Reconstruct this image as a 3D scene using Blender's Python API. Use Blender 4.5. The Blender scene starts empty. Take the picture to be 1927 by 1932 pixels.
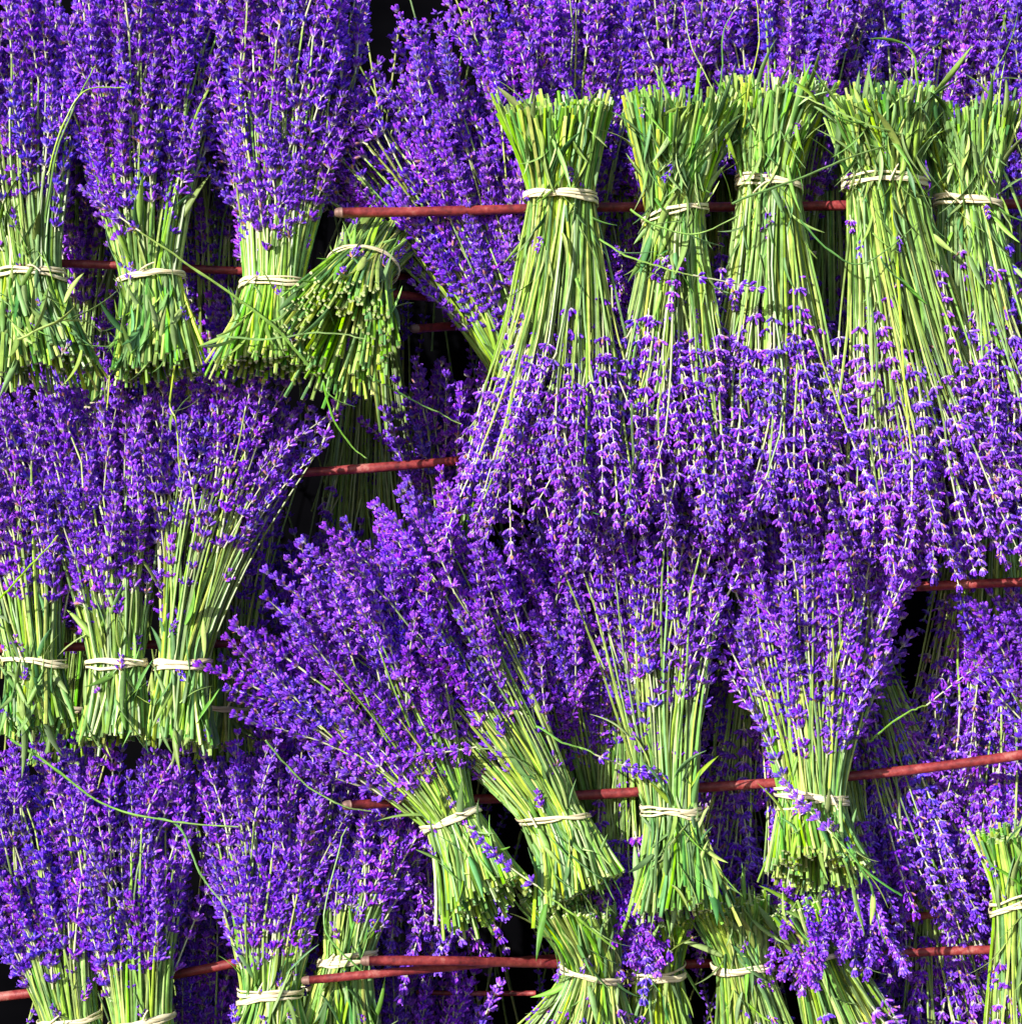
import bpy, math, random
import numpy as np
from mathutils import Vector, Matrix

random.seed(11)
rng = np.random.default_rng(11)
R = math.radians

# ------------------------------------------------------------------ camera, sky, sun, exposure
scn = bpy.context.scene
COL = scn.collection
CD = 2.2                      # camera distance to the front layer, metres
S = 0.00056                   # metres per unit of layout at the front layer
ZC = 1.25                     # height of the picture centre
FRAME = 1927 * S
cam_d = bpy.data.cameras.new('camera')
cam = bpy.data.objects.new('camera', cam_d)
COL.objects.link(cam)
cam.location = (0, -CD, ZC)
cam.rotation_euler = (R(90), 0, 0)
cam_d.sensor_fit = 'VERTICAL'
cam_d.angle = 2 * math.atan(FRAME * 1932 / 1927 / 2 / CD)
cam_d.clip_start = 0.05
cam_d.clip_end = 100
cam_d.dof.use_dof = True
cam_d.dof.focus_distance = CD - 0.03
cam_d.dof.aperture_fstop = 9.0
scn.camera = cam

SUN_DIR = Vector((-0.60, -0.70, 0.40)).normalized()      # towards the sun: left, viewer's side, above
w = bpy.data.worlds.new('World')
scn.world = w
w.use_nodes = True
nt = w.node_tree
bg = nt.nodes['Background']
sky = nt.nodes.new('ShaderNodeTexSky')
sky.sky_type = 'NISHITA'
sky.sun_disc = False
sky.sun_elevation = math.asin(SUN_DIR.z)
sky.sun_rotation = math.atan2(SUN_DIR.x, SUN_DIR.y)
sky.altitude = 300
nt.links.new(sky.outputs[0], bg.inputs[0])
bg.inputs[1].default_value = 0.10
sd = bpy.data.lights.new('sun', 'SUN')
sd.energy = 5.0
sd.angle = R(0.5)
sd.color = (1.0, 0.95, 0.86)
sun = bpy.data.objects.new('sun', sd)
COL.objects.link(sun)
sun.rotation_euler = (-SUN_DIR).to_track_quat('-Z', 'Y').to_euler()
scn.view_settings.view_transform = 'Standard'
scn.view_settings.look = 'None'
scn.view_settings.gamma = 1
scn.view_settings.exposure = 0.62
scn.cycles.max_bounces = 5
scn.cycles.diffuse_bounces = 2
scn.cycles.glossy_bounces = 2
scn.cycles.transmission_bounces = 3
scn.cycles.transparent_max_bounces = 4


def at(px, py, y=0.0):
    """layout point (0..1927, 0..1932) on the plane at depth y"""
    k = (CD + y) / CD
    return Vector(((px - 963.5) * S * k, y, ZC + (966 - py) * S * k))


# ------------------------------------------------------------------ materials
def mat(name):
    m = bpy.data.materials.new(name)
    m.use_nodes = True
    n = m.node_tree
    return m, n, n.nodes['Principled BSDF']


def ramp(n, stops):
    r = n.nodes.new('ShaderNodeValToRGB')
    e = r.color_ramp.elements
    while len(e) < len(stops):
        e.new(0.5)
    for el, (p, c) in zip(e, stops):
        el.position = p
        el.color = (*c, 1)
    return r


def attr_mat(name, rough, hue=0.0, val=0.25, sat=0.15, noise_scale=260.0, noise_amt=0.25, trans=0.0, spec=0.5, sheen=0.0):
    """colour from the vertex attribute 'tint', varied per object and by a fine noise"""
    m, n, b = mat(name)
    at_ = n.nodes.new('ShaderNodeAttribute'); at_.attribute_name = 'tint'
    oi = n.nodes.new('ShaderNodeObjectInfo')
    hsv = n.nodes.new('ShaderNodeHueSaturation')
    mr = n.nodes.new('ShaderNodeMapRange'); mr.inputs[3].default_value = 1 - val; mr.inputs[4].default_value = 1 + val
    n.links.new(oi.outputs['Random'], mr.inputs[0])
    wn = n.nodes.new('ShaderNodeTexWhiteNoise'); wn.noise_dimensions = '1D'
    n.links.new(oi.outputs['Random'], wn.inputs['W'])
    mh = n.nodes.new('ShaderNodeMapRange'); mh.inputs[3].default_value = 0.5 - hue; mh.inputs[4].default_value = 0.5 + hue
    n.links.new(wn.outputs['Value'], mh.inputs[0])
    sx = n.nodes.new('ShaderNodeSeparateColor'); n.links.new(wn.outputs['Color'], sx.inputs[0])
    ms = n.nodes.new('ShaderNodeMapRange'); ms.inputs[3].default_value = 1 - sat; ms.inputs[4].default_value = 1 + sat * .4
    n.links.new(sx.outputs[1], ms.inputs[0])
    tc = n.nodes.new('ShaderNodeTexCoord')
    no = n.nodes.new('ShaderNodeTexNoise'); no.inputs['Scale'].default_value = noise_scale; no.inputs['Detail'].default_value = 2
    n.links.new(tc.outputs['Object'], no.inputs['Vector'])
    mn = n.nodes.new('ShaderNodeMapRange'); mn.inputs[1].default_value = .3; mn.inputs[2].default_value = .7
    mn.inputs[3].default_value = 1 - noise_amt; mn.inputs[4].default_value = 1 + noise_amt
    n.links.new(no.outputs[0], mn.inputs[0])
    mu = n.nodes.new('ShaderNodeMath'); mu.operation = 'MULTIPLY'
    n.links.new(mr.outputs[0], mu.inputs[0]); n.links.new(mn.outputs[0], mu.inputs[1])
    n.links.new(mh.outputs[0], hsv.inputs['Hue']); n.links.new(ms.outputs[0], hsv.inputs['Saturation'])
    n.links.new(mu.outputs[0], hsv.inputs['Value']); n.links.new(at_.outputs['Color'], hsv.inputs['Color'])
    n.links.new(hsv.outputs[0], b.inputs['Base Color'])
    b.inputs['Roughness'].default_value = rough
    b.inputs['Specular IOR Level'].default_value = spec
    if trans:
        out = n.nodes['Material Output']
        tr = n.nodes.new('ShaderNodeBsdfTranslucent'); mx = n.nodes.new('ShaderNodeMixShader')
        n.links.new(hsv.outputs[0], tr.inputs[0])
        mx.inputs[0].default_value = trans
        n.links.new(b.outputs[0], mx.inputs[1]); n.links.new(tr.outputs[0], mx.inputs[2])
        n.links.new(mx.outputs[0], out.inputs[0])
    return m


M_STEM = attr_mat('stem_green', 0.42, hue=0.026, val=0.40, sat=0.22, noise_scale=90, noise_amt=0.28)
M_LEAF = attr_mat('leaf_green', 0.5, hue=0.03, val=0.38, sat=0.2, noise_scale=70, noise_amt=0.2, trans=0.22)
M_FLOWER = attr_mat('lavender_flower', 0.36, hue=0.016, val=0.26, sat=0.05, noise_scale=260, noise_amt=0.15, trans=0.10, spec=0.28)
M_PITH, n_, b_ = mat('cut_stem_pith')
b_.inputs['Base Color'].default_value = (0.62, 0.72, 0.36, 1); b_.inputs['Roughness'].default_value = .7

M_RAFFIA, n_, b_ = mat('raffia_fibre')
tc = n_.nodes.new('ShaderNodeTexCoord'); mp = n_.nodes.new('ShaderNodeMapping')
mp.inputs['Scale'].default_value = (40, 40, 1500)
no = n_.nodes.new('ShaderNodeTexNoise'); no.inputs['Scale'].default_value = 1.0; no.inputs['Detail'].default_value = 3
rp = ramp(n_, [(0.34, (0.40, 0.27, 0.11)), (0.46, (0.84, 0.74, 0.48)), (0.68, (0.95, 0.89, 0.68))])
n_.links.new(tc.outputs['Object'], mp.inputs[0]); n_.links.new(mp.outputs[0], no.inputs['Vector'])
oi = n_.nodes.new('ShaderNodeObjectInfo'); hs = n_.nodes.new('ShaderNodeHueSaturation')
mr = n_.nodes.new('ShaderNodeMapRange'); mr.inputs[3].default_value = .88; mr.inputs[4].default_value = 1.06
n_.links.new(oi.outputs['Random'], mr.inputs[0]); n_.links.new(mr.outputs[0], hs.inputs['Value'])
n_.links.new(no.outputs[0], rp.inputs[0]); n_.links.new(rp.outputs[0], hs.inputs['Color']); n_.links.new(hs.outputs[0], b_.inputs['Base Color'])
bp = n_.nodes.new('ShaderNodeBump'); bp.inputs['Strength'].default_value = .5; bp.inputs['Distance'].default_value = .0006
n_.links.new(no.outputs[0], bp.inputs['Height']); n_.links.new(bp.outputs[0], b_.inputs['Normal'])
b_.inputs['Roughness'].default_value = .55

M_ROD, n_, b_ = mat('red_oxide_rod')
tc = n_.nodes.new('ShaderNodeTexCoord')
no = n_.nodes.new('ShaderNodeTexNoise'); no.inputs['Scale'].default_value = 160; no.inputs['Detail'].default_value = 6; no.inputs['Roughness'].default_value = .7
no2 = n_.nodes.new('ShaderNodeTexNoise'); no2.inputs['Scale'].default_value = 22; no2.inputs['Detail'].default_value = 3
rp = ramp(n_, [(0.36, (0.035, 0.008, 0.010)), (0.46, (0.17, 0.018, 0.022)), (0.56, (0.30, 0.040, 0.042)), (0.66, (0.40, 0.15, 0.13))])
ad = n_.nodes.new('ShaderNodeMath'); ad.operation = 'ADD'
sc = n_.nodes.new('ShaderNodeMath'); sc.operation = 'MULTIPLY'; sc.inputs[1].default_value = 0.5
n_.links.new(tc.outputs['Object'], no.inputs['Vector']); n_.links.new(tc.outputs['Object'], no2.inputs['Vector'])
n_.links.new(no.outputs[0], ad.inputs[0]); n_.links.new(no2.outputs[0], ad.inputs[1])
n_.links.new(ad.outputs[0], sc.inputs[0]); n_.links.new(sc.outputs[0], rp.inputs[0]); n_.links.new(rp.outputs[0], b_.inputs['Base Color'])
bp = n_.nodes.new('ShaderNodeBump'); bp.inputs['Strength'].default_value = .6; bp.inputs['Distance'].default_value = .0008
n_.links.new(no.outputs[0], bp.inputs['Height']); n_.links.new(bp.outputs[0], b_.inputs['Normal'])
b_.inputs['Roughness'].default_value = .5

M_TIP, n_, b_ = mat('bare_steel_tip')
no = n_.nodes.new('ShaderNodeTexNoise'); no.inputs['Scale'].default_value = 300
rp = ramp(n_, [(0.35, (0.12, 0.05, 0.04)), (0.65, (0.30, 0.19, 0.16))])
n_.links.new(no.outputs[0], rp.inputs[0]); n_.links.new(rp.outputs[0], b_.inputs['Base Color'])
b_.inputs['Roughness'].default_value = .6; b_.inputs['Metallic'].default_value = .3

M_BACK, n_, b_ = mat('gap_shade_black')  # near-black colour stands in for the shaded depth between bunches
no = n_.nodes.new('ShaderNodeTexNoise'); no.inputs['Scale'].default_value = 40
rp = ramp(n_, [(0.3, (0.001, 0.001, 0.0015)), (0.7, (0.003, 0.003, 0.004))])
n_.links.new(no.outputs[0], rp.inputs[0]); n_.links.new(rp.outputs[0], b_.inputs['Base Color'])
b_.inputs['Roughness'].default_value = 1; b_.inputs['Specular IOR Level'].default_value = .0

# ------------------------------------------------------------------ mesh helpers


def tube_arrays(P, rad, sides, phase=0.0, ref=Vector((0, 1, 0))):
    """P (n,3), rad (n,) -> vertices (n*sides,3)"""
    P = np.asarray(P, float)
    T = np.gradient(P, axis=0)
    T /= np.linalg.norm(T, axis=1)[:, None] + 1e-12
    r = np.asarray(ref, float)
    if abs(np.dot(T[0], r)) > .9:
        r = np.array([1., 0, 0.3])
    U = np.cross(T, r); U /= np.linalg.norm(U, axis=1)[:, None] + 1e-12
    V = np.cross(T, U)
    a = np.arange(sides) * 2 * math.pi / sides + phase
    ring = np.cos(a)[None, :, None] * U[:, None, :] + np.sin(a)[None, :, None] * V[:, None, :]
    return (P[:, None, :] + ring * np.asarray(rad)[:, None, None]).reshape(-1, 3)


_tf = {}


def tube_faces(n, sides, cap0=True, cap1=True):
    key = (n, sides, cap0, cap1)
    if key not in _tf:
        f = []
        for i in range(n - 1):
            for j in range(sides):
                k = (j + 1) % sides
                f.append((i * sides + j, i * sides + k, (i + 1) * sides + k, (i + 1) * sides + j))
        if cap0: f.append(tuple(range(sides)))
        if cap1: f.append(tuple((n - 1) * sides + j for j in reversed(range(sides))))
        _tf[key] = f
    return _tf[key]


def new_mesh(name, V, F, mats, tint=None, smooth=True, mi=None):
    me = bpy.data.meshes.new(name)
    me.from_pydata(V.tolist() if hasattr(V, 'tolist') else V, [], F, shade_flat=not smooth)
    for m in mats:
        me.materials.append(m)
    if tint is not None:
        a = me.attributes.new('tint', 'FLOAT_COLOR', 'POINT')
        t = np.ones((len(V), 4), np.float32); t[:, :3] = tint
        a.data.foreach_set('color', t.ravel())
    if mi is not None:
        for i, k in mi:
            me.polygons[i].material_index = k
    return me


def link(name, data, parent=None, loc=None, rot=None, scale=None):
    o = bpy.data.objects.new(name, data)
    COL.objects.link(o)
    if parent is not None: o.parent = parent
    if loc is not None: o.location = loc
    if rot is not None:
        o.rotation_mode = 'QUATERNION'; o.rotation_quaternion = rot
    if scale is not None: o.scale = scale
    return o


def tag(o, label, cat, group=None):
    o['label'] = label; o['category'] = cat
    if group: o['group'] = group
    return o


class MB:
    def __init__(self): self.v = []; self.f = []; self.c = []; self.n = 0

    def add(self, V, F, C):
        V = np.asarray(V, float)
        C = np.asarray(C, float)
        if C.ndim == 1: C = np.tile(C, (len(V), 1))
        self.v.append(V); self.c.append(C)
        self.f += [tuple(i + self.n for i in f) for f in F]
        self.n += len(V)

    def mesh(self, name, mats):
        return new_mesh(name, np.vstack(self.v), self.f, mats, np.vstack(self.c))


# ------------------------------------------------------------------ flower spikes (shared meshes)
VIOLET = np.array([0.175, 0.026, 0.71])
VIOLET2 = np.array([0.120, 0.011, 0.56])
BRIGHT = np.array([0.35, 0.085, 0.95])
PALE = np.array([0.60, 0.46, 0.86])
CREAM = np.array([0.72, 0.70, 0.52])
TAN = np.array([0.66, 0.32, 0.13])
RACHIS = np.array([0.56, 0.60, 0.38])


def frame_of(d):
    d = d / np.linalg.norm(d)
    r = np.array([0, 0, 1.]) if abs(d[2]) < .9 else np.array([1., 0, 0])
    u = np.cross(d, r); u /= np.linalg.norm(u)
    return u, np.cross(d, u), d


def add_bud(mb, base, d, L, r, openf, rs, shift=1.0):
    u, v, d = frame_of(d)
    sides = 5
    s = np.array([0, .20, .46, .8, 1.0])
    rr = np.array([.30, .62, 1.0, .92, .45]) * r
    curve = (rs.random() - .5) * .25 * L
    P = base[None] + d[None] * (s * L)[:, None] + u[None] * (np.sin(s * math.pi * .5) * curve)[:, None]
    V = tube_arrays(P, rr, sides, rs.random() * 6, ref=u + v * .3)
    body = VIOLET2 * rs.uniform(.85, 1.5) if rs.random() < .5 else VIOLET * rs.uniform(.8, 1.35)
    body = body * shift
    if rs.random() < .035: body = TAN * rs.uniform(.35, .8)
    cols = [CREAM * .85 + PALE * .15, PALE * .8 + body * .2, body, body * .9 + BRIGHT * .25, BRIGHT * rs.uniform(.7, 1.1)]
    C = np.repeat(np.array(cols), sides, axis=0)
    mb.add(V, tube_faces(5, sides, False, True), C)
    if openf:
        tip = P[-1]
        np_ = 5
        a0 = rs.random() * 6
        for k in range(np_):
            a = a0 + k * 2 * math.pi / np_
            side = u * math.cos(a) + v * math.sin(a)
            tang = -u * math.sin(a) + v * math.cos(a)
            l = r * rs.uniform(1.2, 1.9); wd = r * rs.uniform(.55, .8)
            o = side * .9 + d * rs.uniform(.2, .9)
            q = [tip + side * r * .3 - tang * wd * .4, tip + side * r * .3 + tang * wd * .4,
                 tip + o * l * .75 + tang * wd, tip + o * l + d * l * .05, tip + o * l * .75 - tang * wd]
            c = BRIGHT * shift * rs.uniform(.85, 1.15)
            mb.add(q, [(0, 1, 2, 3, 4)], np.clip(np.array([c * .8, c * .8, c, c * 1.1 + .03, c]), 0, .95))


def make_spike(seed, n_wh, spacing, nb, openp, lone, rscale=1.0):
    rs = np.random.default_rng(seed)
    mb = MB()
    L = 0
    shift = [np.array([1, 1, 1]), np.array([.72, 1.05, 1.0]), np.array([1.18, .95, .97]), np.array([.85, .8, .8]), np.array([1.08, 1.6, 1.0])][seed % 5]
    zs = []
    z = 0.004
    if lone:
        zs.append(z); z += spacing * rs.uniform(1.6, 2.3)
    for k in range(n_wh):
        zs.append(z)
        z += spacing * (1 - .45 * k / n_wh) * rs.uniform(.85, 1.15)
    L = zs[-1] + .003
    bend = rs.normal(0, .16, 2)

    def ax(zz):
        t = zz / 0.07
        return np.array([bend[0] * t * t * .03, bend[1] * t * t * .03, zz])
    zz = np.linspace(-0.002, L, 7)
    P = np.array([ax(q) for q in zz])
    mb.add(tube_arrays(P, np.linspace(.0011, .0005, 7), 4), tube_faces(7, 4, False, True), RACHIS)
    for k, z in enumerate(zs):
        f = k / max(1, len(zs) - 1)
        top = k == len(zs) - 1
        m = int(round(nb * (1 - .35 * f) * (0.6 if (lone and k == 0) else 1)))
        a0 = rs.random() * 6
        c = ax(z)
        # papery bracts under the whorl
        for s_ in (0, math.pi):
            a = a0 + s_
            side = np.array([math.cos(a), math.sin(a), 0]); tg = np.array([-math.sin(a), math.cos(a), 0])
            br = TAN * rs.uniform(.6, 1.2) if rs.random() < .55 else CREAM * .8
            q = [c + side * .001 - tg * .0011, c + side * .001 + tg * .0011, c + side * .0034 + tg * .0013 + [0, 0, .0016], c + side * .0046 + [0, 0, .0030], c + side * .0034 - tg * .0013 + [0, 0, .0016]]
            mb.add(q, [(0, 1, 2, 3, 4)], br)
        for j in range(m):
            a = a0 + j * 2 * math.pi / m + rs.normal(0, .2)
            tilt = rs.uniform(.30, 1.32) * (1 - .28 * f)
            if top: tilt *= .6
            side = np.array([math.cos(a), math.sin(a), 0])
            d = side * math.sin(tilt) + np.array([0, 0, 1]) * math.cos(tilt)
            bL = rs.uniform(.0068, .0098) * (1 - .22 * f) * rscale
            br = rs.uniform(.00118, .00155) * rscale
            base = c + side * .0011 + np.array([0, 0, rs.uniform(-.0009, .0012)])
            add_bud(mb, base, d, bL, br, rs.random() < openp, rs, shift)
    return mb.mesh('flower_spike', [M_FLOWER]), L


DENSE = [make_spike(100 + i, 6 + i % 3, .0112 + .0008 * (i % 3), 12, .22, i % 3 == 0, 1.02) for i in range(10)]
SPARSE = [make_spike(200 + i, 4 + i % 3, .0138 + .0008 * (i % 3), 11, .14, i % 2 == 0, 1.0) for i in range(10)]
SMALL = [make_spike(300 + i, 2 + i % 2, .008, 7, .1, False, .8) for i in range(4)]

# ------------------------------------------------------------------ leaves (shared meshes)
LEAF_C = [np.array([.14, .29, .045]), np.array([.20, .38, .04]), np.array([.09, .23, .06]), np.array([.28, .43, .11])]


def make_leaf(seed):
    rs = np.random.default_rng(seed)
    L = rs.uniform(.034, .064); W = rs.uniform(.0019, .0036)
    n = 9
    t = np.linspace(0, 1, n)
    wdt = W * np.sin(np.clip(t * .97 + .03, 0, 1) ** .75 * math.pi) ** .8 + .0006 * (1 - t)
    bend = rs.uniform(-.8, 1.5); roll = rs.normal(0, .7)
    x = np.zeros(n); z = t * L; y = bend * L * .35 * t ** 2
    side_bend = rs.normal(0, .12) * L * t ** 2
    V = []; C = []
    col = LEAF_C[seed % 4]
    for i in range(n):
        tw = roll * t[i]
        cx, cy = math.cos(tw), math.sin(tw)
        for q, (k, fold) in enumerate(((-1, .28), (0, 0), (1, .28))):
            V.append((side_bend[i] + k * wdt[i] * cx - fold * wdt[i] * cy, y[i] + k * wdt[i] * cy + fold * wdt[i] * cx, z[i]))
            C.append(col * (1.25 if k == 0 else 1.0))
    V = np.array(V)
    th = np.array([0, .00035, 0])
    n3 = 3 * n
    F = []
    for i in range(n - 1):
        for q in range(2):
            a = i * 3 + q
            F.append((a, a + 1, a + 4, a + 3))
            F.append((a + n3, a + 3 + n3, a + 4 + n3, a + 1 + n3))
        F.append((i * 3, i * 3 + 3, i * 3 + 3 + n3, i * 3 + n3))
        F.append((i * 3 + 2, i * 3 + 2 + n3, i * 3 + 5 + n3, i * 3 + 5))
    VV = np.vstack([V, V - th])
    CC = np.vstack([np.array(C), np.array(C) * 1.15 + .03])
    mb = MB(); mb.add(VV, F, CC)
    return mb.mesh('leaf', [M_LEAF])


LEAVES = [make_leaf(400 + i) for i in range(16)]

STEM_C = np.array([[.25, .43, .025], [.17, .35, .02], [.32, .48, .045], [.09, .24, .035], [.40, .52, .09], [.20, .44, .02], [.10, .27, .06], [.15, .33, .06]])
STEM_TIP = np.array([.33, .44, .13])


def stem_object(P, rad, parent, col, rs, cut_first=True, sides=5):
    n = len(P)
    V = tube_arrays(P, rad, sides, rs.random() * 6)
    F = tube_faces(n, sides)
    t = np.linspace(0, 1, n)
    c = col[None] * (1 - t[:, None] ** 2) + (col * .35 + STEM_TIP * .65)[None] * t[:, None] ** 2
    c = np.repeat(c, sides, axis=0)
    me = new_mesh('stem', V, F, [M_STEM, M_PITH], c, smooth=False, mi=[(len(F) - 2, 1)])
    return link('stem', me, parent)


def quat_z(d, roll=None):
    q = Vector(d).to_track_quat('Z', 'Y')
    if roll is None: roll = random.uniform(0, 6.283)
    return q @ Matrix.Rotation(roll, 3, 'Z').to_quaternion()


def hermite(p0, m0, p1, m1, t):
    t = t[:, None]
    return (2 * t**3 - 3 * t**2 + 1) * p0 + (t**3 - 2 * t**2 + t) * m0 + (-2 * t**3 + 3 * t**2) * p1 + (t**3 - t**2) * m1


BN = 0


def bunch(label, tie, fl, cut, wt, wf, wc, y=(0, 0, 0), n=130, start=.45, kind='mix', leaves=26, strays=.08,
          bend=0.0, ties=3, tie_tilt=0.0, level=.14, cat='lavender bunch', group='lavender bunches tied with raffia', green=1.0,
          thick=.72, cthick=None, fat=1.0, gap=1.0, slant=0.05, fth=.62):
    """tie, fl, cut: layout points of the binding, the far flower tips and the cut ends; wt, wf, wc: widths there;
       y: depths at tie, tips and cut ends"""
    global BN
    BN += 1
    n = int(n * 1.12)
    rs = np.random.default_rng(1000 + BN)
    random.seed(1000 + BN)
    T = at(*tie, y[0]); Fp = at(*fl, y[1]); Cp = at(*cut, y[2])
    root = bpy.data.objects.new('lavender_bunch', None)
    COL.objects.link(root)
    root.location = T
    root.empty_display_size = .02
    tag(root, label, cat, group)
    k = S * (CD + y[0]) / CD
    wt, wf, wc = wt * k / 2, wf * S * (CD + y[1]) / CD / 2, wc * S * (CD + y[2]) / CD / 2
    F = np.array(Fp - T); C = np.array(Cp - T)
    LF = np.linalg.norm(F); LC = np.linalg.norm(C)
    dF = F / LF; dC = C / LC
    tan = dF - dC; tan /= np.linalg.norm(tan)
    tan = tan * .8 + dF * .2; tan /= np.linalg.norm(tan)
    lat0 = np.cross(tan, [0, 1, 0]); lat0 /= np.linalg.norm(lat0)
    dep0 = np.cross(lat0, tan)                      # points to or from the viewer
    if dep0[1] > 0: dep0 = -dep0
    bvec = lat0 * bend * S

    def axis(sgn, t):
        if sgn > 0:
            p = hermite(np.zeros(3), tan * LF, F, dF * LF * .9, t)
            return p + bvec[None] * (np.sin(t * math.pi))[:, None]
        return hermite(np.zeros(3), -tan * LC, C, dC * LC, t)
    if cthick is None: cthick = thick * .85
    nF, nC = 8, 4
    spikes = 0
    stems_rec = []
    pool = rs.integers(10)
    twist = rs.normal(0, .35)
    for i in range(n):
        r = math.sqrt(rs.random()) ** .62
        ph = rs.random() * 2 * math.pi
        if rs.random() < .28: ph = -abs(ph % math.pi)         # more of them on the seen side
        a, b = r * math.cos(ph), -r * math.sin(ph)            # b > 0 towards the viewer
        phf = ph + twist + rs.normal(0, .38); rf = min(1.12, r * rs.uniform(.75, 1.2))
        if rs.random() < .10: rf *= 1.25
        phc = ph - twist * .5 + rs.normal(0, .30); rc = min(1.1, r * rs.uniform(.85, 1.12)) * (1.22 if rs.random() < .07 else 1)
        af, bf = rf * math.cos(phf), -rf * math.sin(phf)
        ac, bc = rc * math.cos(phc), -rc * math.sin(phc)
        sp, sl = (DENSE if (kind == 'dense' or (kind == 'mix' and rs.random() < .5)) else SPARSE)[(pool + rs.integers(4)) % 10 if rs.random() < .6 else rs.integers(10)]
        scl = rs.uniform(.96, 1.26)
        if rs.random() < strays:
            tb = rs.uniform(.10, start); sp, sl = SMALL[rs.integers(4)] if rs.random() < .6 else (sp, sl)
        else:
            hi = max(start + .05, 1 - sl * scl / LF)
            u_ = rs.random()
            tb = start - .06 + (hi - start + .06) * (u_ ** (1.25 if b > .35 else .75))
            tb += .035 * rs.normal()
            if abs(a) > .6 and rs.random() < .35: tb *= rs.uniform(.5, 1)
        tb = max(.06, tb)
        tF = np.linspace(0, tb, nF)
        clen = (1 - level * rs.random() ** 1.5) * (1 - slant * (bc + .6)) * (rs.uniform(1.03, 1.15) if rs.random() < .05 else 1)
        tC = np.linspace(1, 0, nC, endpoint=False) * clen
        AF = axis(1, tF); AC = axis(-1, tC)
        mixf = (tF ** .9)[:, None]
        wv = (wt + (wf - wt) * tF ** 1.15)
        dv = (wt * thick + (max(wf * fth, wt * thick) - wt * thick) * tF ** 1.1)
        ca = a + (af - a) * tF ** .8; cb = b + (bf - b) * tF ** .8
        wob = np.sin(tF * rs.uniform(5, 11) + rs.random() * 6) * tF * rs.normal(0, .0075)
        wob2 = np.sin(tF * rs.uniform(5, 11) + rs.random() * 6) * tF * rs.normal(0, .0065)
        PF = AF + lat0[None] * (ca * wv + wob)[:, None] + dep0[None] * (cb * dv + wob2)[:, None]
        wv = wt + (wc - wt) * tC ** 1.15
        dv = wt * thick + (wc * cthick - wt * thick) * tC
        ca = a + (ac - a) * tC; cb = b + (bc - b) * tC
        PC = AC + lat0[None] * (ca * wv)[:, None] + dep0[None] * (cb * dv)[:, None]
        P = np.vstack([PC, PF])
        rr = rs.uniform(.00115, .0020) * fat
        rad = np.concatenate([np.linspace(rr * 1.12, rr, nC), np.linspace(rr, .00095, nF)])
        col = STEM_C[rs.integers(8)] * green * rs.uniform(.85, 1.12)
        st = stem_object(P, rad, root, col, rs)
        d = P[-1] - P[-2]
        d = d / np.linalg.norm(d)
        d = d + rs.normal(0, .14, 3)
        link('flower_spike', sp, st, Vector(P[-1]), quat_z(d), (scl, scl, scl * rs.uniform(.92, 1.08) * gap))
        stems_rec.append((P, b))
    # leaves sit on stems of the seen side
    front = [q for q in stems_rec if q[1] > .1]
    for i in range(int(leaves * 2.1)):
        P, b = front[rs.integers(len(front))]
        if rs.random() < .78:
            idx = rs.uniform(0.2, nC - .2)
        else:
            idx = rs.uniform(nC, nC + 2.6)
        i0 = int(idx); fr = idx - i0
        p = P[i0] * (1 - fr) + P[i0 + 1] * fr
        tdir = P[i0 + 1] - P[i0]; tdir /= np.linalg.norm(tdir)
        if rs.random() < .45 and idx < nC: tdir = -tdir
        out = dep0 * rs.uniform(.02, .30) + lat0 * rs.normal(0, .40)
        d = tdir + out
        sc_ = rs.uniform(.6, 1.1)
        q = Vector(d).to_track_quat('Z', 'Y') @ Matrix.Rotation(rs.normal(0, .6) + (math.pi if rs.random() < .5 else 0), 3, 'Z').to_quaternion()
        link('leaf', LEAVES[rs.integers(len(LEAVES))], root, Vector(p + dep0 * .003), q, (sc_, sc_, sc_))
    for i in range(int(rs.integers(3, 9))):                  # small broken heads caught among the green
        P, b = front[rs.integers(len(front))]
        i0 = int(rs.integers(0, nC + 2)); fr = rs.random()
        p = P[i0] * (1 - fr) + P[i0 + 1] * fr
        d = (P[i0 + 1] - P[i0]) / np.linalg.norm(P[i0 + 1] - P[i0]) + lat0 * rs.normal(0, .5) + dep0 * .1
        link('broken_flower_head', SMALL[rs.integers(4)][0], root, Vector(p + dep0 * .004), quat_z(d), (rs.uniform(.7, 1),) * 3)
    # raffia binding: flat strands wound round the waist
    if ties:
        for sidx in range(ties + 1):
            m = 48
            th = np.linspace(0, 2 * math.pi, m, endpoint=False)
            off = (sidx - ties / 2) * .0022 + rs.normal(0, .0006)
            tilt = tie_tilt * S + rs.normal(0, .0022)
            ph = rs.random() * 6
            axo = off + np.sin(th * 1 + ph) * .0018 + np.sin(th * 3 + ph * 2) * .0011 + np.sin(th * 7 + ph) * .0004
            er = wt * 1.05 + .0028 + sidx % 2 * .0009
            base = (lat0[None] * (np.cos(th) * er)[:, None] + dep0[None] * (np.sin(th) * (wt * thick * 1.05 + .003 + sidx % 2 * .0009))[:, None]
                    + tan[None] * (axo + np.cos(th) * tilt + np.sin(th) * tie_bow(tie_tilt, rs))[:, None])
            outw = lat0[None] * np.cos(th)[:, None] + dep0[None] * np.sin(th)[:, None]
            hw = rs.uniform(.0011, .0021); tk = .0006
            Vv = []
            pin = 1 + .25 * np.sin(th * 2 + rs.random() * 6)
            for (du, dn) in ((-1, -.5), (-.9, .7), (.1, .3), (.9, .9), (1, -.5), (0, -1)):
                Vv.append(base + tan[None] * (du * hw * pin)[:, None] + outw * (dn * tk))
            Vv = np.stack(Vv, axis=1).reshape(-1, 3)
            Ff = []
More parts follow.
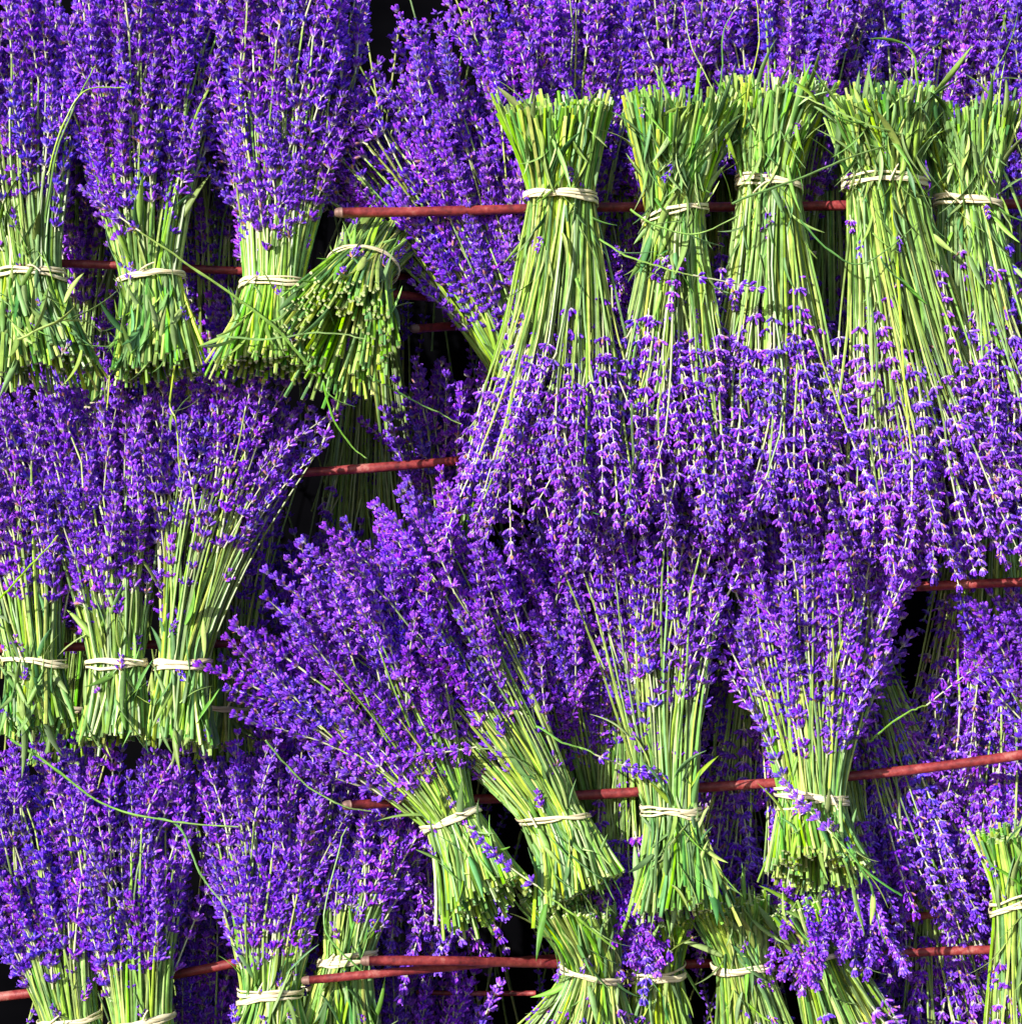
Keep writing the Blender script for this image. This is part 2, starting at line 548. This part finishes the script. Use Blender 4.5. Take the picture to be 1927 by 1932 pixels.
            for i in range(m):
                i2 = (i + 1) % m
                for j in range(6):
                    j2 = (j + 1) % 6
                    Ff.append((i * 6 + j, i * 6 + j2, i2 * 6 + j2, i2 * 6 + j))
            link('raffia_strand', new_mesh('raffia_strand', Vv, Ff, [M_RAFFIA]), root)
        if rs.random() < .55:
            a0 = rs.uniform(.9, 2.2)
            p = lat0 * math.cos(a0) * wt * 1.1 + dep0 * (math.sin(a0) * wt * thick * 1.1 + .005)
            dd = lat0 * rs.normal(0, 1) + tan * rs.normal(0, .8) + dep0 * .35
            dd /= np.linalg.norm(dd); ln = rs.uniform(.010, .024)
            tt = np.linspace(0, 1, 7)[:, None]
            Pt = p + dd * ln * tt + (tan * rs.normal(0, .3) - dep0 * .2) * ln * tt ** 2
            link('raffia_end', new_mesh('raffia_end', tube_arrays(Pt, np.linspace(.0014, .0007, 7), 4), tube_faces(7, 4), [M_RAFFIA]), root)
    return root


def tie_bow(t, rs):
    return -.003


# ------------------------------------------------------------------ added panel, black to stand for deep shade in the gaps
bk = MB()
V = [(-3, .62, -.2), (3, .62, -.2), (3, .62, 3), (-3, .62, 3), (-3, .66, -.2), (3, .66, -.2), (3, .66, 3), (-3, .66, 3)]
me = new_mesh('gap_shade_panel', V, [(0, 1, 2, 3), (7, 6, 5, 4), (0, 4, 5, 1), (1, 5, 6, 2), (2, 6, 7, 3), (3, 7, 4, 0)], [M_BACK], smooth=False)
bo = link('gap_shade_panel', me); bo['kind'] = 'structure'


# ------------------------------------------------------------------ rods
def rod(label, pts, r=9.0, tip0=False, tip1=False):
    """pts: (px, py, depth) from left to right"""
    W = [at(*p) for p in pts]
    root = bpy.data.objects.new('metal_rod', None); COL.objects.link(root)
    root.location = W[0]; root.empty_display_size = .02
    tag(root, label, 'rod', 'red oxide rods the bunches hang on')
    W = np.array([list(p - W[0]) for p in W])
    cum = np.concatenate([[0], np.cumsum(np.linalg.norm(np.diff(W, axis=0), axis=1))])
    L = cum[-1]
    m = max(14, int(L / .02))
    s = np.linspace(0, L, m)
    # smooth the polyline
    P = np.stack([np.interp(s, cum, W[:, j]) for j in range(3)], axis=1)
    for _ in range(6):
        P[1:-1] = P[1:-1] * .5 + (P[:-2] + P[2:]) * .25
    rs = np.random.default_rng(int(abs(pts[0][0]) * 7 + pts[0][1]))
    P[:, 2] += np.sin(s * 17 + rs.random() * 6) * .0008
    rad = np.full(m, r * S) * (1 + .03 * np.sin(s * 60 + rs.random() * 6))
    link('shaft', new_mesh('shaft', tube_arrays(P, rad, 14), tube_faces(m, 14), [M_ROD]), root)
    for end, on in ((0, tip0), (1, tip1)):
        if not on: continue
        p = P[0] if end == 0 else P[-1]
        d = (P[0] - P[1]) if end == 0 else (P[-1] - P[-2])
        d /= np.linalg.norm(d)
        q = np.array([p - d * .003, p + d * .0005, p + d * .003, p + d * .0048, p + d * .0054])
        link('rod_tip', new_mesh('rod_tip', tube_arrays(q, np.array([1.02, 1.02, .90, .66, .30]) * r * S, 14), tube_faces(5, 14), [M_TIP]), root)
    return root


rod('long dark red rod with grey tip passing behind the hanging bunches at upper right', [(640, 401, .0), (1000, 394, .03), (1500, 388, .035), (2100, 384, .035)], 9.5, True)
rod('red rod behind the ties of the upper left row of upright bunches', [(-120, 492, .045), (285, 503, .045), (560, 514, .06), (850, 526, .13)], 8, False, True)
rod('short bent dark red rod beside the bunch with its cut ends turned forward', [(650, 548, .055), (760, 556, .06), (900, 568, .13), (1010, 566, .16)], 8.5)
rod('short pointed red rod lowest of three below the diagonal bunch', [(782, 619, .05), (900, 613, .12), (1010, 610, .16)], 8.5, True)
rod('red rod behind the ties of the left middle row of upright bunches', [(-120, 1224, .035), (200, 1220, .035), (520, 1212, .05)], 8.5, False, True)
rod('dim red brown rod in the dark gap near the middle left', [(560, 893, .06), (760, 877, .06), (1000, 858, .10), (1100, 855, .12)], 9)
rod('long red rod with grey tip carrying the tilted bunches in the lower centre', [(655, 1520, -.035), (900, 1508, .02), (1120, 1498, .035), (1480, 1478, .035), (1700, 1454, .03), (2080, 1404, .02)], 9.5, True)
rod('red rod at right edge in front of dim hanging stems', [(1700, 1109, .03), (1830, 1100, .02), (2060, 1093, .01)], 9)
rod('red rod at lower left rising to the right behind three upright bunches', [(-120, 1893, .035), (190, 1862, .035), (340, 1838, .035), (480, 1806, .035), (640, 1790, .05)], 9)
rod('thin tipped red rod crossing under another below the tilted bunches', [(578, 1849, -.045), (720, 1834, -.045), (880, 1822, -.02), (1060, 1808, .06)], 8, True)
rod('thick red rod crossing over another below the tilted bunches', [(690, 1813, -.055), (860, 1814, -.045), (1060, 1818, .03), (1300, 1820, .05), (1500, 1812, .05)], 9, True)
rod('thin dim rod in the black gap at bottom centre', [(785, 1872, .12), (920, 1873, .12), (1010, 1873, .12)], 5)
rod('bright red rod at lower right edge behind the drooping flower heads', [(1560, 1806, .04), (1700, 1798, .03), (1850, 1793, .03), (2080, 1790, .03)], 8.5)
rod('dim dark red rod sloping up behind purple flowers at lower right', [(1640, 1742, .09), (1760, 1724, .09), (1900, 1702, .09), (2040, 1690, .09)], 8)

# ------------------------------------------------------------------ front bunches
# upper left row, flowers up
bunch('upright lavender bunch at the left edge of the upper row with a slanting tie', (58, 522), (35, -20), (95, 720), 118, 320, 225, (-.01, .05, -.05), 160, .26, 'mix', 40, .10, tie_tilt=16, level=.3, ties=2)
bunch('upright lavender bunch in the upper left row with leafy cut ends and a straight tie', (285, 527), (255, -60), (305, 715), 112, 450, 175, (-.005, .05, -.045), 210, .24, 'dense', 46, .10, level=.28, ties=2)
bunch('upright lavender bunch of the upper row with its cut ends splayed to lower left', (515, 540), (545, -50), (500, 705), 112, 360, 200, (0, .06, -.05), 210, .20, 'dense', 14, .10, tie_tilt=-8, level=.14, ties=2, thick=.7)
bunch('dark green lavender bunch with its cut ends turned towards the viewer', (684, 505), (800, 350), (628, 655), 116, 200, 240, (.0, .22, -.085), 280, .4, 'mix', 26, .05, level=.12, ties=1, green=1.0, cthick=.95, tie_tilt=-20, slant=.16, fat=.95)
bunch('big bunch leaning left, its flower fan above the grey tipped rod', (990, 710), (715, 95), (1040, 890), 105, 620, 160, (.07, .075, .10), 330, .30, 'dense', 8, .20, ties=1, bend=-20, fth=.30)
# hanging row, cut ends up
bunch('hanging lavender bunch with neatly cut stems and wide white tie first in the upper right', (1057, 375), (1045, 1000), (1045, 172), 122, 400, 232, (-.03, -.03, -.035), 215, .46, 'sparse', 40, .12, level=.18, slant=.13, ties=3, thick=.8)
bunch('hanging lavender bunch with a low slanting tie and loose leaves around its cut ends', (1273, 405), (1268, 1040), (1282, 152), 108, 370, 245, (-.02, -.02, -.03), 205, .41, 'sparse', 100, .12, level=.30, slant=.12, ties=2, tie_tilt=-14)
bunch('hanging lavender bunch set back between two others with a narrow straight tie', (1450, 350), (1475, 1015), (1465, 132), 110, 390, 225, (.0, -.01, .0), 195, .44, 'sparse', 64, .12, level=.28, slant=.12, ties=3, tie_tilt=6)
bunch('broad hanging lavender bunch with two separate tie strands and leafy sides', (1668, 348), (1790, 1085), (1655, 152), 142, 410, 240, (-.03, -.02, -.035), 225, .50, 'sparse', 105, .12, level=.34, slant=.12, ties=3, tie_tilt=14)
bunch('hanging lavender bunch at the right end of the upper row with curled leaves', (1825, 388), (1895, 975), (1830, 175), 112, 370, 205, (-.005, -.01, -.01), 185, .43, 'sparse', 80, .14, level=.30, slant=.12, ties=3, tie_tilt=6)
# left middle row, flowers up
bunch('upright lavender bunch at the left edge of the left middle row', (65, 1248), (20, 770), (75, 1390), 106, 270, 150, (-.01, .05, -.03), 150, .30, 'mix', 36, .10, level=.2, ties=2, tie_tilt=10)
bunch('upright lavender bunch second from left in the left middle row', (220, 1252), (185, 740), (212, 1405), 100, 350, 140, (-.005, .05, -.03), 170, .24, 'mix', 26, .10, level=.14, ties=2, tie_tilt=4)
bunch('upright lavender bunch with a wide right leaning fan in the left middle row', (345, 1254), (455, 720), (342, 1412), 92, 350, 150, (-.01, .045, -.035), 115, .46, 'sparse', 22, .10, level=.12, ties=3, tie_tilt=-8)
# lower centre row, tilted
bunch('lavender bunch leaning far left with dense flower head over the grey tipped lower rod', (850, 1545), (565, 1135), (925, 1735), 100, 570, 205, (-.03, -.01, -.075), 240, .19, 'dense', 24, .08, level=.18, ties=2, tie_tilt=10, slant=.16)
bunch('lavender bunch leaning left with long green stems and drooping pale tie', (1045, 1545), (640, 1010), (1095, 1700), 108, 470, 185, (-.015, .02, -.05), 215, .30, 'dense', 34, .10, level=.16, ties=1, tie_tilt=18)
bunch('dense lavender bunch with upward flower head behind the left leaning ones', (1100, 1560), (930, 1000), (1150, 1760), 100, 420, 130, (.10, .03, .11), 240, .26, 'dense', 8, .10, ties=1)
bunch('upright lavender bunch with long bare stems in the lower centre', (1265, 1530), (1215, 965), (1288, 1735), 98, 330, 215, (-.02, .03, -.065), 180, .38, 'sparse', 40, .10, level=.24, ties=3, tie_tilt=6)
bunch('upright lavender bunch with a rounded cut end and a three strand tie', (1530, 1508), (1545, 985), (1548, 1668), 122, 420, 215, (-.02, .03, -.06), 260, .22, 'mix', 16, .10, level=.10, ties=3, cthick=.85, slant=.20)
# lower right edge
bunch('lavender bunch at the lower right edge with cut ends pointing up', (1925, 1695), (1960, 2330), (1915, 1560), 105, 300, 165, (-.01, 0, -.01), 130, .4, 'mix', 30, .06, ties=3, tie_tilt=-18)
# bottom row
bunch('upright lavender bunch at the bottom left corner leaning left', (132, 1922), (20, 1425), (165, 2090), 104, 340, 170, (-.005, .05, -.02), 180, .22, 'mix', 8, .10, ties=2, tie_tilt=6)
bunch('upright lavender bunch second from left along the bottom edge', (268, 1925), (215, 1420), (290, 2090), 112, 350, 170, (-.01, .045, -.03), 180, .22, 'mix', 10, .10, ties=2)
bunch('upright lavender bunch with a doubled round tie at bottom left', (510, 1878), (520, 1400), (500, 2010), 108, 370, 185, (-.015, .045, -.04), 200, .20, 'mix', 16, .10, ties=3, tie_tilt=-6)
bunch('small upright lavender bunch behind the crossing rods with a loose cross tied binding', (655, 1808), (735, 1430), (640, 1980), 92, 300, 175, (.0, .09, -.01), 130, .22, 'mix', 26, .08, ties=3, tie_tilt=-16)
bunch('hanging lavender bunch at bottom centre under the cut ends of the tilted ones', (1115, 1835), (940, 2300), (1062, 1695), 104, 760, 185, (-.01, .02, -.03), 210, .22, 'mix', 36, .16, ties=2, tie_tilt=8)
bunch('hanging lavender bunch at bottom with its tie half covered by purple flowers', (1240, 1838), (1260, 2400), (1235, 1725), 92, 330, 150, (.01, .03, .0), 140, .35, 'mix', 20, .14, ties=3)
bunch('hanging lavender bunch along the bottom with a plain cream tie and right leaning stems', (1400, 1822), (1500, 2400), (1370, 1690), 100, 380, 160, (.01, .03, .0), 160, .35, 'mix', 30, .14, ties=2, tie_tilt=6)
bunch('hanging lavender bunch at bottom right of centre with stems sweeping to the right', (1545, 1798), (1760, 2330), (1500, 1690), 112, 440, 165, (.01, .03, .0), 180, .32, 'mix', 34, .14, ties=3, tie_tilt=14)

# ------------------------------------------------------------------ second layer, half hidden behind the front ones
G2 = 'lavender bunches behind the front rows'
bunch('dense upright lavender bunch at the top behind the first hanging one', (1080, 500), (1040, -60), (1090, 640), 100, 420, 140, (.11, .13, .12), 190, .16, 'dense', 4, .08, ties=1, group=G2)
bunch('dense upright lavender bunch at the top behind the second hanging one', (1270, 480), (1270, -90), (1280, 620), 100, 400, 140, (.12, .13, .12), 190, .16, 'dense', 4, .08, ties=1, group=G2)
bunch('dense upright lavender bunch at the top behind the third hanging one', (1480, 480), (1470, -80), (1490, 620), 100, 400, 140, (.11, .12, .12), 190, .16, 'dense', 4, .08, ties=1, group=G2)
bunch('dense upright lavender bunch at the top behind the broad hanging one', (1700, 500), (1670, -50), (1710, 640), 100, 380, 140, (.15, .17, .15), 160, .16, 'dense', 4, .08, ties=1, group=G2)
bunch('dense upright lavender bunch in the top right corner', (1890, 520), (1900, -20), (1890, 650), 100, 330, 140, (.14, .16, .14), 160, .16, 'dense', 4, .08, ties=1, group=G2)
bunch('upright lavender bunch at the top left between the two leftmost of its row', (160, 760), (150, 60), (160, 900), 100, 360, 140, (.13, .13, .13), 110, .28, 'mix', 8, .12, ties=1, group=G2)
bunch('upright lavender bunch at the top left in the gap right of the straight tied one', (400, 760), (400, 60), (400, 900), 100, 360, 140, (.13, .14, .13), 120, .24, 'mix', 8, .16, ties=1, group=G2)
bunch('hanging lavender bunch with dim stems in the dark gap at middle left', (700, 600), (715, 1330), (700, 500), 90, 360, 120, (.23, .22, .23), 100, .62, 'sparse', 8, .06, ties=1, group=G2, green=.6)  # stem colour darkened to imitate shade in the gap
bunch('dim upright lavender bunch behind the gap below the three short rods', (860, 1080), (840, 690), (860, 1230), 90, 330, 130, (.20, .20, .2), 105, .30, 'mix', 4, .10, ties=1, group=G2)
bunch('upright lavender bunch behind the right leaning fan at middle left', (430, 1330), (430, 700), (430, 1450), 90, 330, 130, (.13, .12, .13), 110, .40, 'mix', 6, .10, ties=1, group=G2)
bunch('upright lavender bunch behind the left middle row between the first two', (120, 1330), (110, 760), (120, 1450), 90, 300, 130, (.13, .12, .13), 100, .30, 'mix', 6, .10, ties=1, group=G2)
bunch('hanging lavender bunch with dim green stems behind the rod at right edge', (1850, 860), (1830, 1560), (1850, 720), 100, 330, 130, (.13, .12, .13), 120, .46, 'sparse', 8, .08, ties=1, group=G2)
bunch('lavender flower head reaching in from the right edge below its rod', (2080, 1560), (1900, 1120), (2120, 1700), 100, 240, 130, (.05, .04, .05), 110, .34, 'dense', 4, .08, ties=1, group=G2)
bunch('hanging lavender bunch sweeping down to the right behind the rounded cut end', (1600, 1180), (1740, 1800), (1570, 1050), 100, 380, 130, (.13, .07, .13), 200, .20, 'mix', 6, .10, ties=1, group=G2)
bunch('hanging lavender bunch between the two upright ones of the lower right centre', (1420, 1070), (1450, 1800), (1420, 930), 100, 330, 130, (.14, .07, .14), 180, .34, 'mix', 6, .12, ties=1, group=G2)
bunch('hanging lavender bunch whose flowers drape over the half covered tie at bottom', (1180, 1290), (1175, 1825), (1180, 1150), 90, 170, 130, (.11, -.02, .11), 85, .62, 'dense', 6, .08, ties=1, group=G2)
bunch('hanging lavender bunch drooping between the far left leaning one and the crossing rods', (760, 1290), (745, 1840), (760, 1150), 100, 420, 130, (.12, .07, .12), 200, .30, 'mix', 6, .10, ties=1, group=G2)
bunch('hanging lavender bunch whose flowers cover the right leaning stems at bottom right', (1550, 1330), (1575, 1835), (1550, 1200), 90, 230, 130, (.10, -.01, .10), 85, .64, 'dense', 4, .06, ties=1, group=G2)
bunch('hanging lavender bunch below the lower right rod fanning downwards', (1760, 1620), (1800, 2150), (1750, 1480), 100, 420, 130, (.12, .10, .12), 150, .28, 'mix', 10, .12, ties=1, group=G2)
bunch('lavender bunch hanging at right edge behind the lower rod', (1900, 1180), (1880, 1720), (1900, 1060), 90, 300, 130, (.13, .09, .13), 150, .25, 'dense', 4, .10, ties=1, group=G2)
bunch('lavender bunch low in the dark gap at bottom centre left', (800, 2230), (800, 1790), (800, 2350), 90, 300, 130, (.12, .12, .12), 90, .34, 'mix', 4, .10, ties=1, group=G2)
bunch('lavender bunch with flowers low in the gap between the bottom left ties', (390, 2180), (385, 1700), (390, 2350), 90, 260, 130, (.10, .10, .10), 90, .30, 'mix', 4, .10, ties=1, group=G2)
bunch('dim upright lavender bunch behind the gap above the grey tipped lower rod', (620, 1760), (590, 1300), (620, 1900), 90, 300, 130, (.12, .12, .12), 100, .34, 'mix', 4, .10, ties=1, group=G2)

bunch('dim hanging bunch between the first and second hanging ones, upper right', (1165, 200), (1160, 960), (1165, 60), 90, 280, 120, (.18, .09, .19), 140, .28, 'mix', 14, .2, ties=1, group=G2)
bunch('dim hanging bunch in the gap left of the broad hanging one', (1560, 200), (1565, 960), (1560, 60), 90, 230, 120, (.18, .11, .19), 90, .52, 'mix', 14, .1, ties=1, group=G2)
bunch('dim hanging bunch between the second and third hanging ones of the upper right', (1365, 200), (1365, 980), (1365, 60), 90, 230, 120, (.18, .10, .19), 120, .34, 'mix', 14, .2, ties=1, group=G2)
bunch('dark flower bunch at right edge beside the last hanging one', (1985, 200), (1965, 900), (1985, 60), 90, 280, 120, (.18, .08, .19), 110, .12, 'mix', 14, .2, ties=1, group=G2)
bunch('dim lavender bunch low behind the first two upper left ties', (190, 1060), (170, 540), (190, 1160), 90, 300, 120, (.14, .14, .14), 100, .2, 'mix', 4, .1, ties=1, group=G2)
bunch('dim lavender bunch low behind the second and third upper left ties', (405, 1060), (405, 520), (405, 1160), 90, 300, 120, (.14, .14, .14), 100, .2, 'mix', 4, .1, ties=1, group=G2)
bunch('dim flower bunch behind the crossing point of the left row fan and the leaning bunches', (640, 1420), (600, 1000), (640, 1520), 90, 300, 120, (.17, .17, .17), 100, .3, 'mix', 4, .1, ties=1, green=.6, group=G2)  # stems coloured darker to imitate the shade back here
bunch('dense bunch filling the middle between the left leaning and bare stemmed ones', (1150, 1500), (1110, 960), (1150, 1620), 90, 300, 120, (.10, .06, .10), 170, .2, 'dense', 4, .1, ties=1, group=G2)
bunch('dim upright bunch behind the rod in the lower right corner', (1950, 2200), (1800, 1560), (1960, 2320), 90, 460, 120, (.18, .18, .18), 140, .2, 'mix', 4, .1, ties=1, group=G2)
bunch('dense bunch behind the far left leaning one filling the lower left centre', (600, 1850), (580, 1390), (600, 1950), 90, 330, 120, (.10, .09, .10), 150, .2, 'dense', 4, .1, ties=1, group=G2)


# ------------------------------------------------------------------ the mass of flowers deep behind
rs = np.random.default_rng(5)
mb = MB(); ms = MB()
HOLES = [(690, -40, 800, 90), (600, 880, 900, 1030), (1690, 1120, 1800, 1300), (1545, 430, 1600, 560)]
cnt = 0
while cnt < 560:
    px, py = rs.uniform(-80, 2010), rs.uniform(-80, 2010)
    if any(x0 < px < x1 and y0 < py < y1 for x0, y0, x1, y1 in HOLES): continue
    cnt += 1
    y = rs.uniform(.26, .36)
    p = np.array(at(px, py, y))
    sgn = 1 if (px < 1000 or py > 1300) else -1
    d = np.array([rs.normal(0, .22), rs.normal(0, .15), sgn * 1.0]); d /= np.linalg.norm(d)
    u, v, _ = frame_of(d)
    q = p[None] - d[None] * np.linspace(.16, -.07, 5)[:, None]
    ms.add(tube_arrays(q, np.full(5, .0012), 4), tube_faces(5, 4), STEM_C[rs.integers(8)] * .8)
    z = 0
    for k in range(rs.integers(4, 8)):
        z += rs.uniform(.009, .013)
        for j in range(7):
            a = rs.random() * 6.283; tl = rs.uniform(.4, 1.3)
            side = u * math.cos(a) + v * math.sin(a)
            b = side * math.sin(tl) + d * math.cos(tl)
            bu, bv, _ = frame_of(b)
            c0 = p + d * z
            r_ = .0015; l_ = rs.uniform(.007, .010)
            m_ = c0 + b * l_ * .6
            V = [c0, m_ + bu * r_, m_ + bv * r_, m_ - bu * r_, m_ - bv * r_, c0 + b * l_]
            cc = VIOLET * rs.uniform(.7, 1.2)
            mb.add(V, [(0, 2, 1), (0, 3, 2), (0, 4, 3), (0, 1, 4), (5, 1, 2), (5, 2, 3), (5, 3, 4), (5, 4, 1)], np.array([PALE * .7, cc, cc, cc, cc, BRIGHT * .8]))
fm = link('flower_mass', mb.mesh('flower_mass', [M_FLOWER])); fm['kind'] = 'stuff'; fm['label'] = 'dim mass of purple lavender flowers deep behind the bunches'
sm = link('stem_mass', ms.mesh('stem_mass', [M_STEM])); sm['kind'] = 'stuff'; sm['label'] = 'dim thicket of green lavender stems deep behind the bunches'

# ------------------------------------------------------------------ loose stems lying on top
def loose(label, pts, flower=None, r=.0015, col=2, leaf=None, spike_rev=False):
    """pts: (px, py, depth); flower: 'end' puts a spike on the last point"""
    W = [at(*p) for p in pts]
    root = bpy.data.objects.new('loose_stem', None); COL.objects.link(root)
    root.location = W[0]; root.empty_display_size = .01
    tag(root, label, 'stem', 'loose stems lying on the bunches')
    Pn = np.array([list(p - W[0]) for p in W])
    t = np.linspace(0, len(Pn) - 1, 22)
    out = []
    for q in t:                                     # Catmull-Rom
        i = min(int(q), len(Pn) - 2); f = q - i
        p0 = Pn[max(i - 1, 0)]; p1 = Pn[i]; p2 = Pn[i + 1]; p3 = Pn[min(i + 2, len(Pn) - 1)]
        out.append(.5 * ((2 * p1) + (p2 - p0) * f + (2 * p0 - 5 * p1 + 4 * p2 - p3) * f**2 + (3 * p1 - p0 - 3 * p2 + p3) * f**3))
    P = np.array(out)
    rs = np.random.default_rng(int(pts[0][0] + pts[0][1] * 3))
    kink = np.cumsum(rs.normal(0, .00045, (22, 3)), axis=0); kink -= np.linspace(0, 1, 22)[:, None] * kink[-1]
    P = P + kink
    r *= .78
    rad = np.linspace(r, r * .55, 22); rad[[6, 13]] *= 1.35
    st = stem_object(P, rad, root, STEM_C[[0, 6, 7, 3, 2, 1][col]], rs)
    if flower:
        sp, sl = (DENSE if flower == 'dense' else SPARSE)[rs.integers(10)]
        d = P[-1] - P[-3]
        link('flower_spike', sp, st, Vector(P[-1]), quat_z(d))
    for (q, ang, sc_) in (leaf or []):
        i = int(q * 20)
        d = P[i + 1] - P[i]; d /= np.linalg.norm(d)
        ca, sa = math.cos(R(ang)), math.sin(R(ang))
        dd = np.array([d[0] * ca - d[2] * sa, d[1] - .15, d[0] * sa + d[2] * ca])
        link('leaf', LEAVES[rs.integers(16)], root, Vector(P[i]), Vector(dd).to_track_quat('Z', 'Y'), (sc_,) * 3)
    return root


loose('long loose green stem slanting across the upper left ties, flower at its upper end', [(582, 690, -.09), (520, 620, -.09), (420, 545, -.075), (330, 480, -.06), (262, 435, -.05)], 'dense', .002, 2)
loose('long curved loose stem hanging below the left middle row', [(20, 1395, -.05), (100, 1450, -.05), (200, 1520, -.045), (320, 1550, -.04), (450, 1560, -.03)], None, .0019, 5)
loose('thin loose stem bending down to the doubled round tie bunch', [(300, 1545, -.03), (345, 1570, -.035), (385, 1660, -.03), (430, 1720, -.03)], None, .0016, 2, [(.2, 40, .7)])
loose('loose stem bowing out above the grey tip of the lower rod', [(500, 1395, -.06), (560, 1460, -.05), (640, 1515, -.05), (700, 1530, -.04)], None, .0016, 2)
loose('looping thin green stem below the narrow straight tie', [(1510, 415, -.07), (1560, 470, -.075), (1620, 500, -.075), (1680, 470, -.075), (1730, 420, -.06)], None, .0014, 1)
loose('straight green stem lying across the narrow straight tie to upper right', [(1380, 385, -.065), (1480, 345, -.07), (1600, 300, -.07), (1705, 265, -.06)], None, .0018, 2)
loose('long thin stem standing up from the leafy cut ends at the top', [(1375, 300, -.03), (1360, 200, -.04), (1305, 90, -.04), (1290, 10, -.03)], None, .0012, 4)
loose('thin stem curving up right of the tall one at the top', [(1400, 240, -.04), (1412, 160, -.05), (1430, 70, -.05), (1425, -20, -.05)], None, .0012, 4)
loose('thin stem with a hooked tip between the two tall ones at the top', [(1345, 230, -.03), (1362, 150, -.04), (1366, 60, -.04), (1385, 20, -.04)], 'sparse', .0012, 2)
loose('loose stem with a leaf pair hanging over the flowers of the broad bunch', [(1640, 560, -.06), (1655, 700, -.07), (1640, 800, -.075), (1660, 960, -.07)], None, .0017, 1, [(.5, 30, .8), (.5, -40, .8)])
loose('loose stem with two green leaves hanging among the central flowers', [(1190, 760, -.085), (1192, 860, -.085), (1186, 930, -.08), (1176, 1010, -.08)], None, .0017, 1, [(.85, 40, .7), (.85, -50, .9)])
loose('loose drooping stem below the cut ends turned towards the viewer', [(610, 720, -.07), (630, 790, -.06), (665, 840, -.05), (692, 865, -.04)], None, .0015, 5, [(.1, 20, .8)])
loose('loose thin straight stem crossing the dark gap at middle left', [(700, 710, -.05), (760, 750, -.03), (820, 780, -.01), (870, 800, .0)], None, .0014, 1)
loose('loose flowering stem lying on the rounded cut end', [(1700, 1690, -.10), (1640, 1650, -.105), (1600, 1610, -.105), (1565, 1570, -.10)], 'dense', .0015, 1)
loose('pair forming stem dangling from the rounded cut end to lower right', [(1600, 1600, -.09), (1640, 1660, -.095), (1655, 1720, -.09), (1670, 1780, -.08)], None, .0016, 2, [(.2, 20, .9), (.5, -15, .8)])
loose('second dangling stem left of the longest one on the rounded cut end', [(1590, 1620, -.09), (1610, 1680, -.095), (1622, 1730, -.09), (1628, 1765, -.08)], None, .0016, 0, [(.3, -20, .9)])
loose('loose flowering stem pointing left above the lower centre rod', [(1010, 1460, -.04), (960, 1425, -.05), (910, 1415, -.05), (895, 1410, -.05)], 'dense', .0013, 2)
loose('loose flowering stem crossing in front of the bare stems in the lower centre', [(1010, 1370, -.04), (1060, 1400, -.05), (1100, 1415, -.05), (1125, 1425, -.05)], 'dense', .0014, 2)
loose('loose flowering stem laid across the cut ends of the tilted bunches', [(1160, 1790, -.10), (1090, 1730, -.11), (1030, 1690, -.11), (1010, 1670, -.11)], 'dense', .0014, 5)
loose('curved grass like stem at upper left reaching above the left edge bunch', [(85, 420, -.05), (105, 300, -.06), (140, 200, -.06), (180, 125, -.05)], None, .0017, 2)
loose('arching thin stem left of the straight tied bunch', [(90, 330, -.05), (120, 230, -.06), (165, 170, -.06), (235, 165, -.05)], None, .0014, 4)
loose('loose stem with flower pointing right in the gap of the lower right', [(1640, 1400, -.0), (1700, 1350, -.02), (1730, 1335, -.02), (1750, 1328, -.02)], 'sparse', .0013, 2)
loose('short loose stem bent over the low slanting tie', [(1190, 395, -.06), (1240, 425, -.07), (1320, 440, -.07), (1400, 400, -.06)], None, .0015, 5, [(.3, 30, .8), (.6, -30, .8)])
loose('loose stem rising from the broad hanging bunch to upper left', [(1720, 260, -.06), (1640, 240, -.075), (1560, 205, -.07), (1500, 180, -.05)], None, .0016, 2, [(.4, 30, .9), (.8, -30, 1)])
loose('leafy stem standing above the broad hanging bunch', [(1735, 240, -.03), (1730, 170, -.04), (1722, 110, -.04), (1705, 80, -.04)], None, .0018, 5, [(.3, 35, .8), (.6, -40, .8), (.95, 10, .9)])
loose('leafy stem standing above the last hanging bunch near the edge', [(1850, 230, -.02), (1865, 170, -.03), (1880, 130, -.03), (1892, 105, -.03)], None, .0016, 5, [(.3, 45, .9), (.5, -50, .9), (.9, 20, .8)])
loose('bent flowering stem in front of the first two hanging bunches', [(1130, 450, -.05), (1180, 480, -.06), (1250, 500, -.075), (1310, 520, -.075)], 'sparse', .0014, 2, [(.3, 30, .8)])
loose('loose leafy stem over the splayed cut ends at left edge', [(30, 640, -.08), (90, 610, -.09), (150, 605, -.085), (190, 625, -.07)], None, .0018, 4, [(.2, 25, .9), (.3, -20, .9), (.5, 15, 1)])
loose('crossing leaf blades stem over the third cut ends of the upper row', [(410, 632, -.07), (500, 640, -.085), (600, 628, -.09), (690, 640, -.085)], None, .0015, 2, [(.02, 5, .9), (.6, 20, .8)])
loose('loose stem hanging from the leafy cut ends to the left row flowers', [(330, 690, -.06), (325, 760, -.05), (335, 800, -.05), (340, 900, -.04)], None, .0016, 4, [(.5, 60, .6), (.55, -60, .6), (.6, 140, .5)])
loose('long straight loose stem across the left middle row near the edge', [(0, 1130, -.05), (40, 1085, -.06), (80, 1045, -.06), (110, 1010, -.05)], None, .0015, 5)
loose('loose stem slanting from the small bunch up through the lower left flowers', [(680, 1830, -.04), (610, 1745, -.04), (640, 1600, -.02), (655, 1560, -.02)], None, .0014, 1)
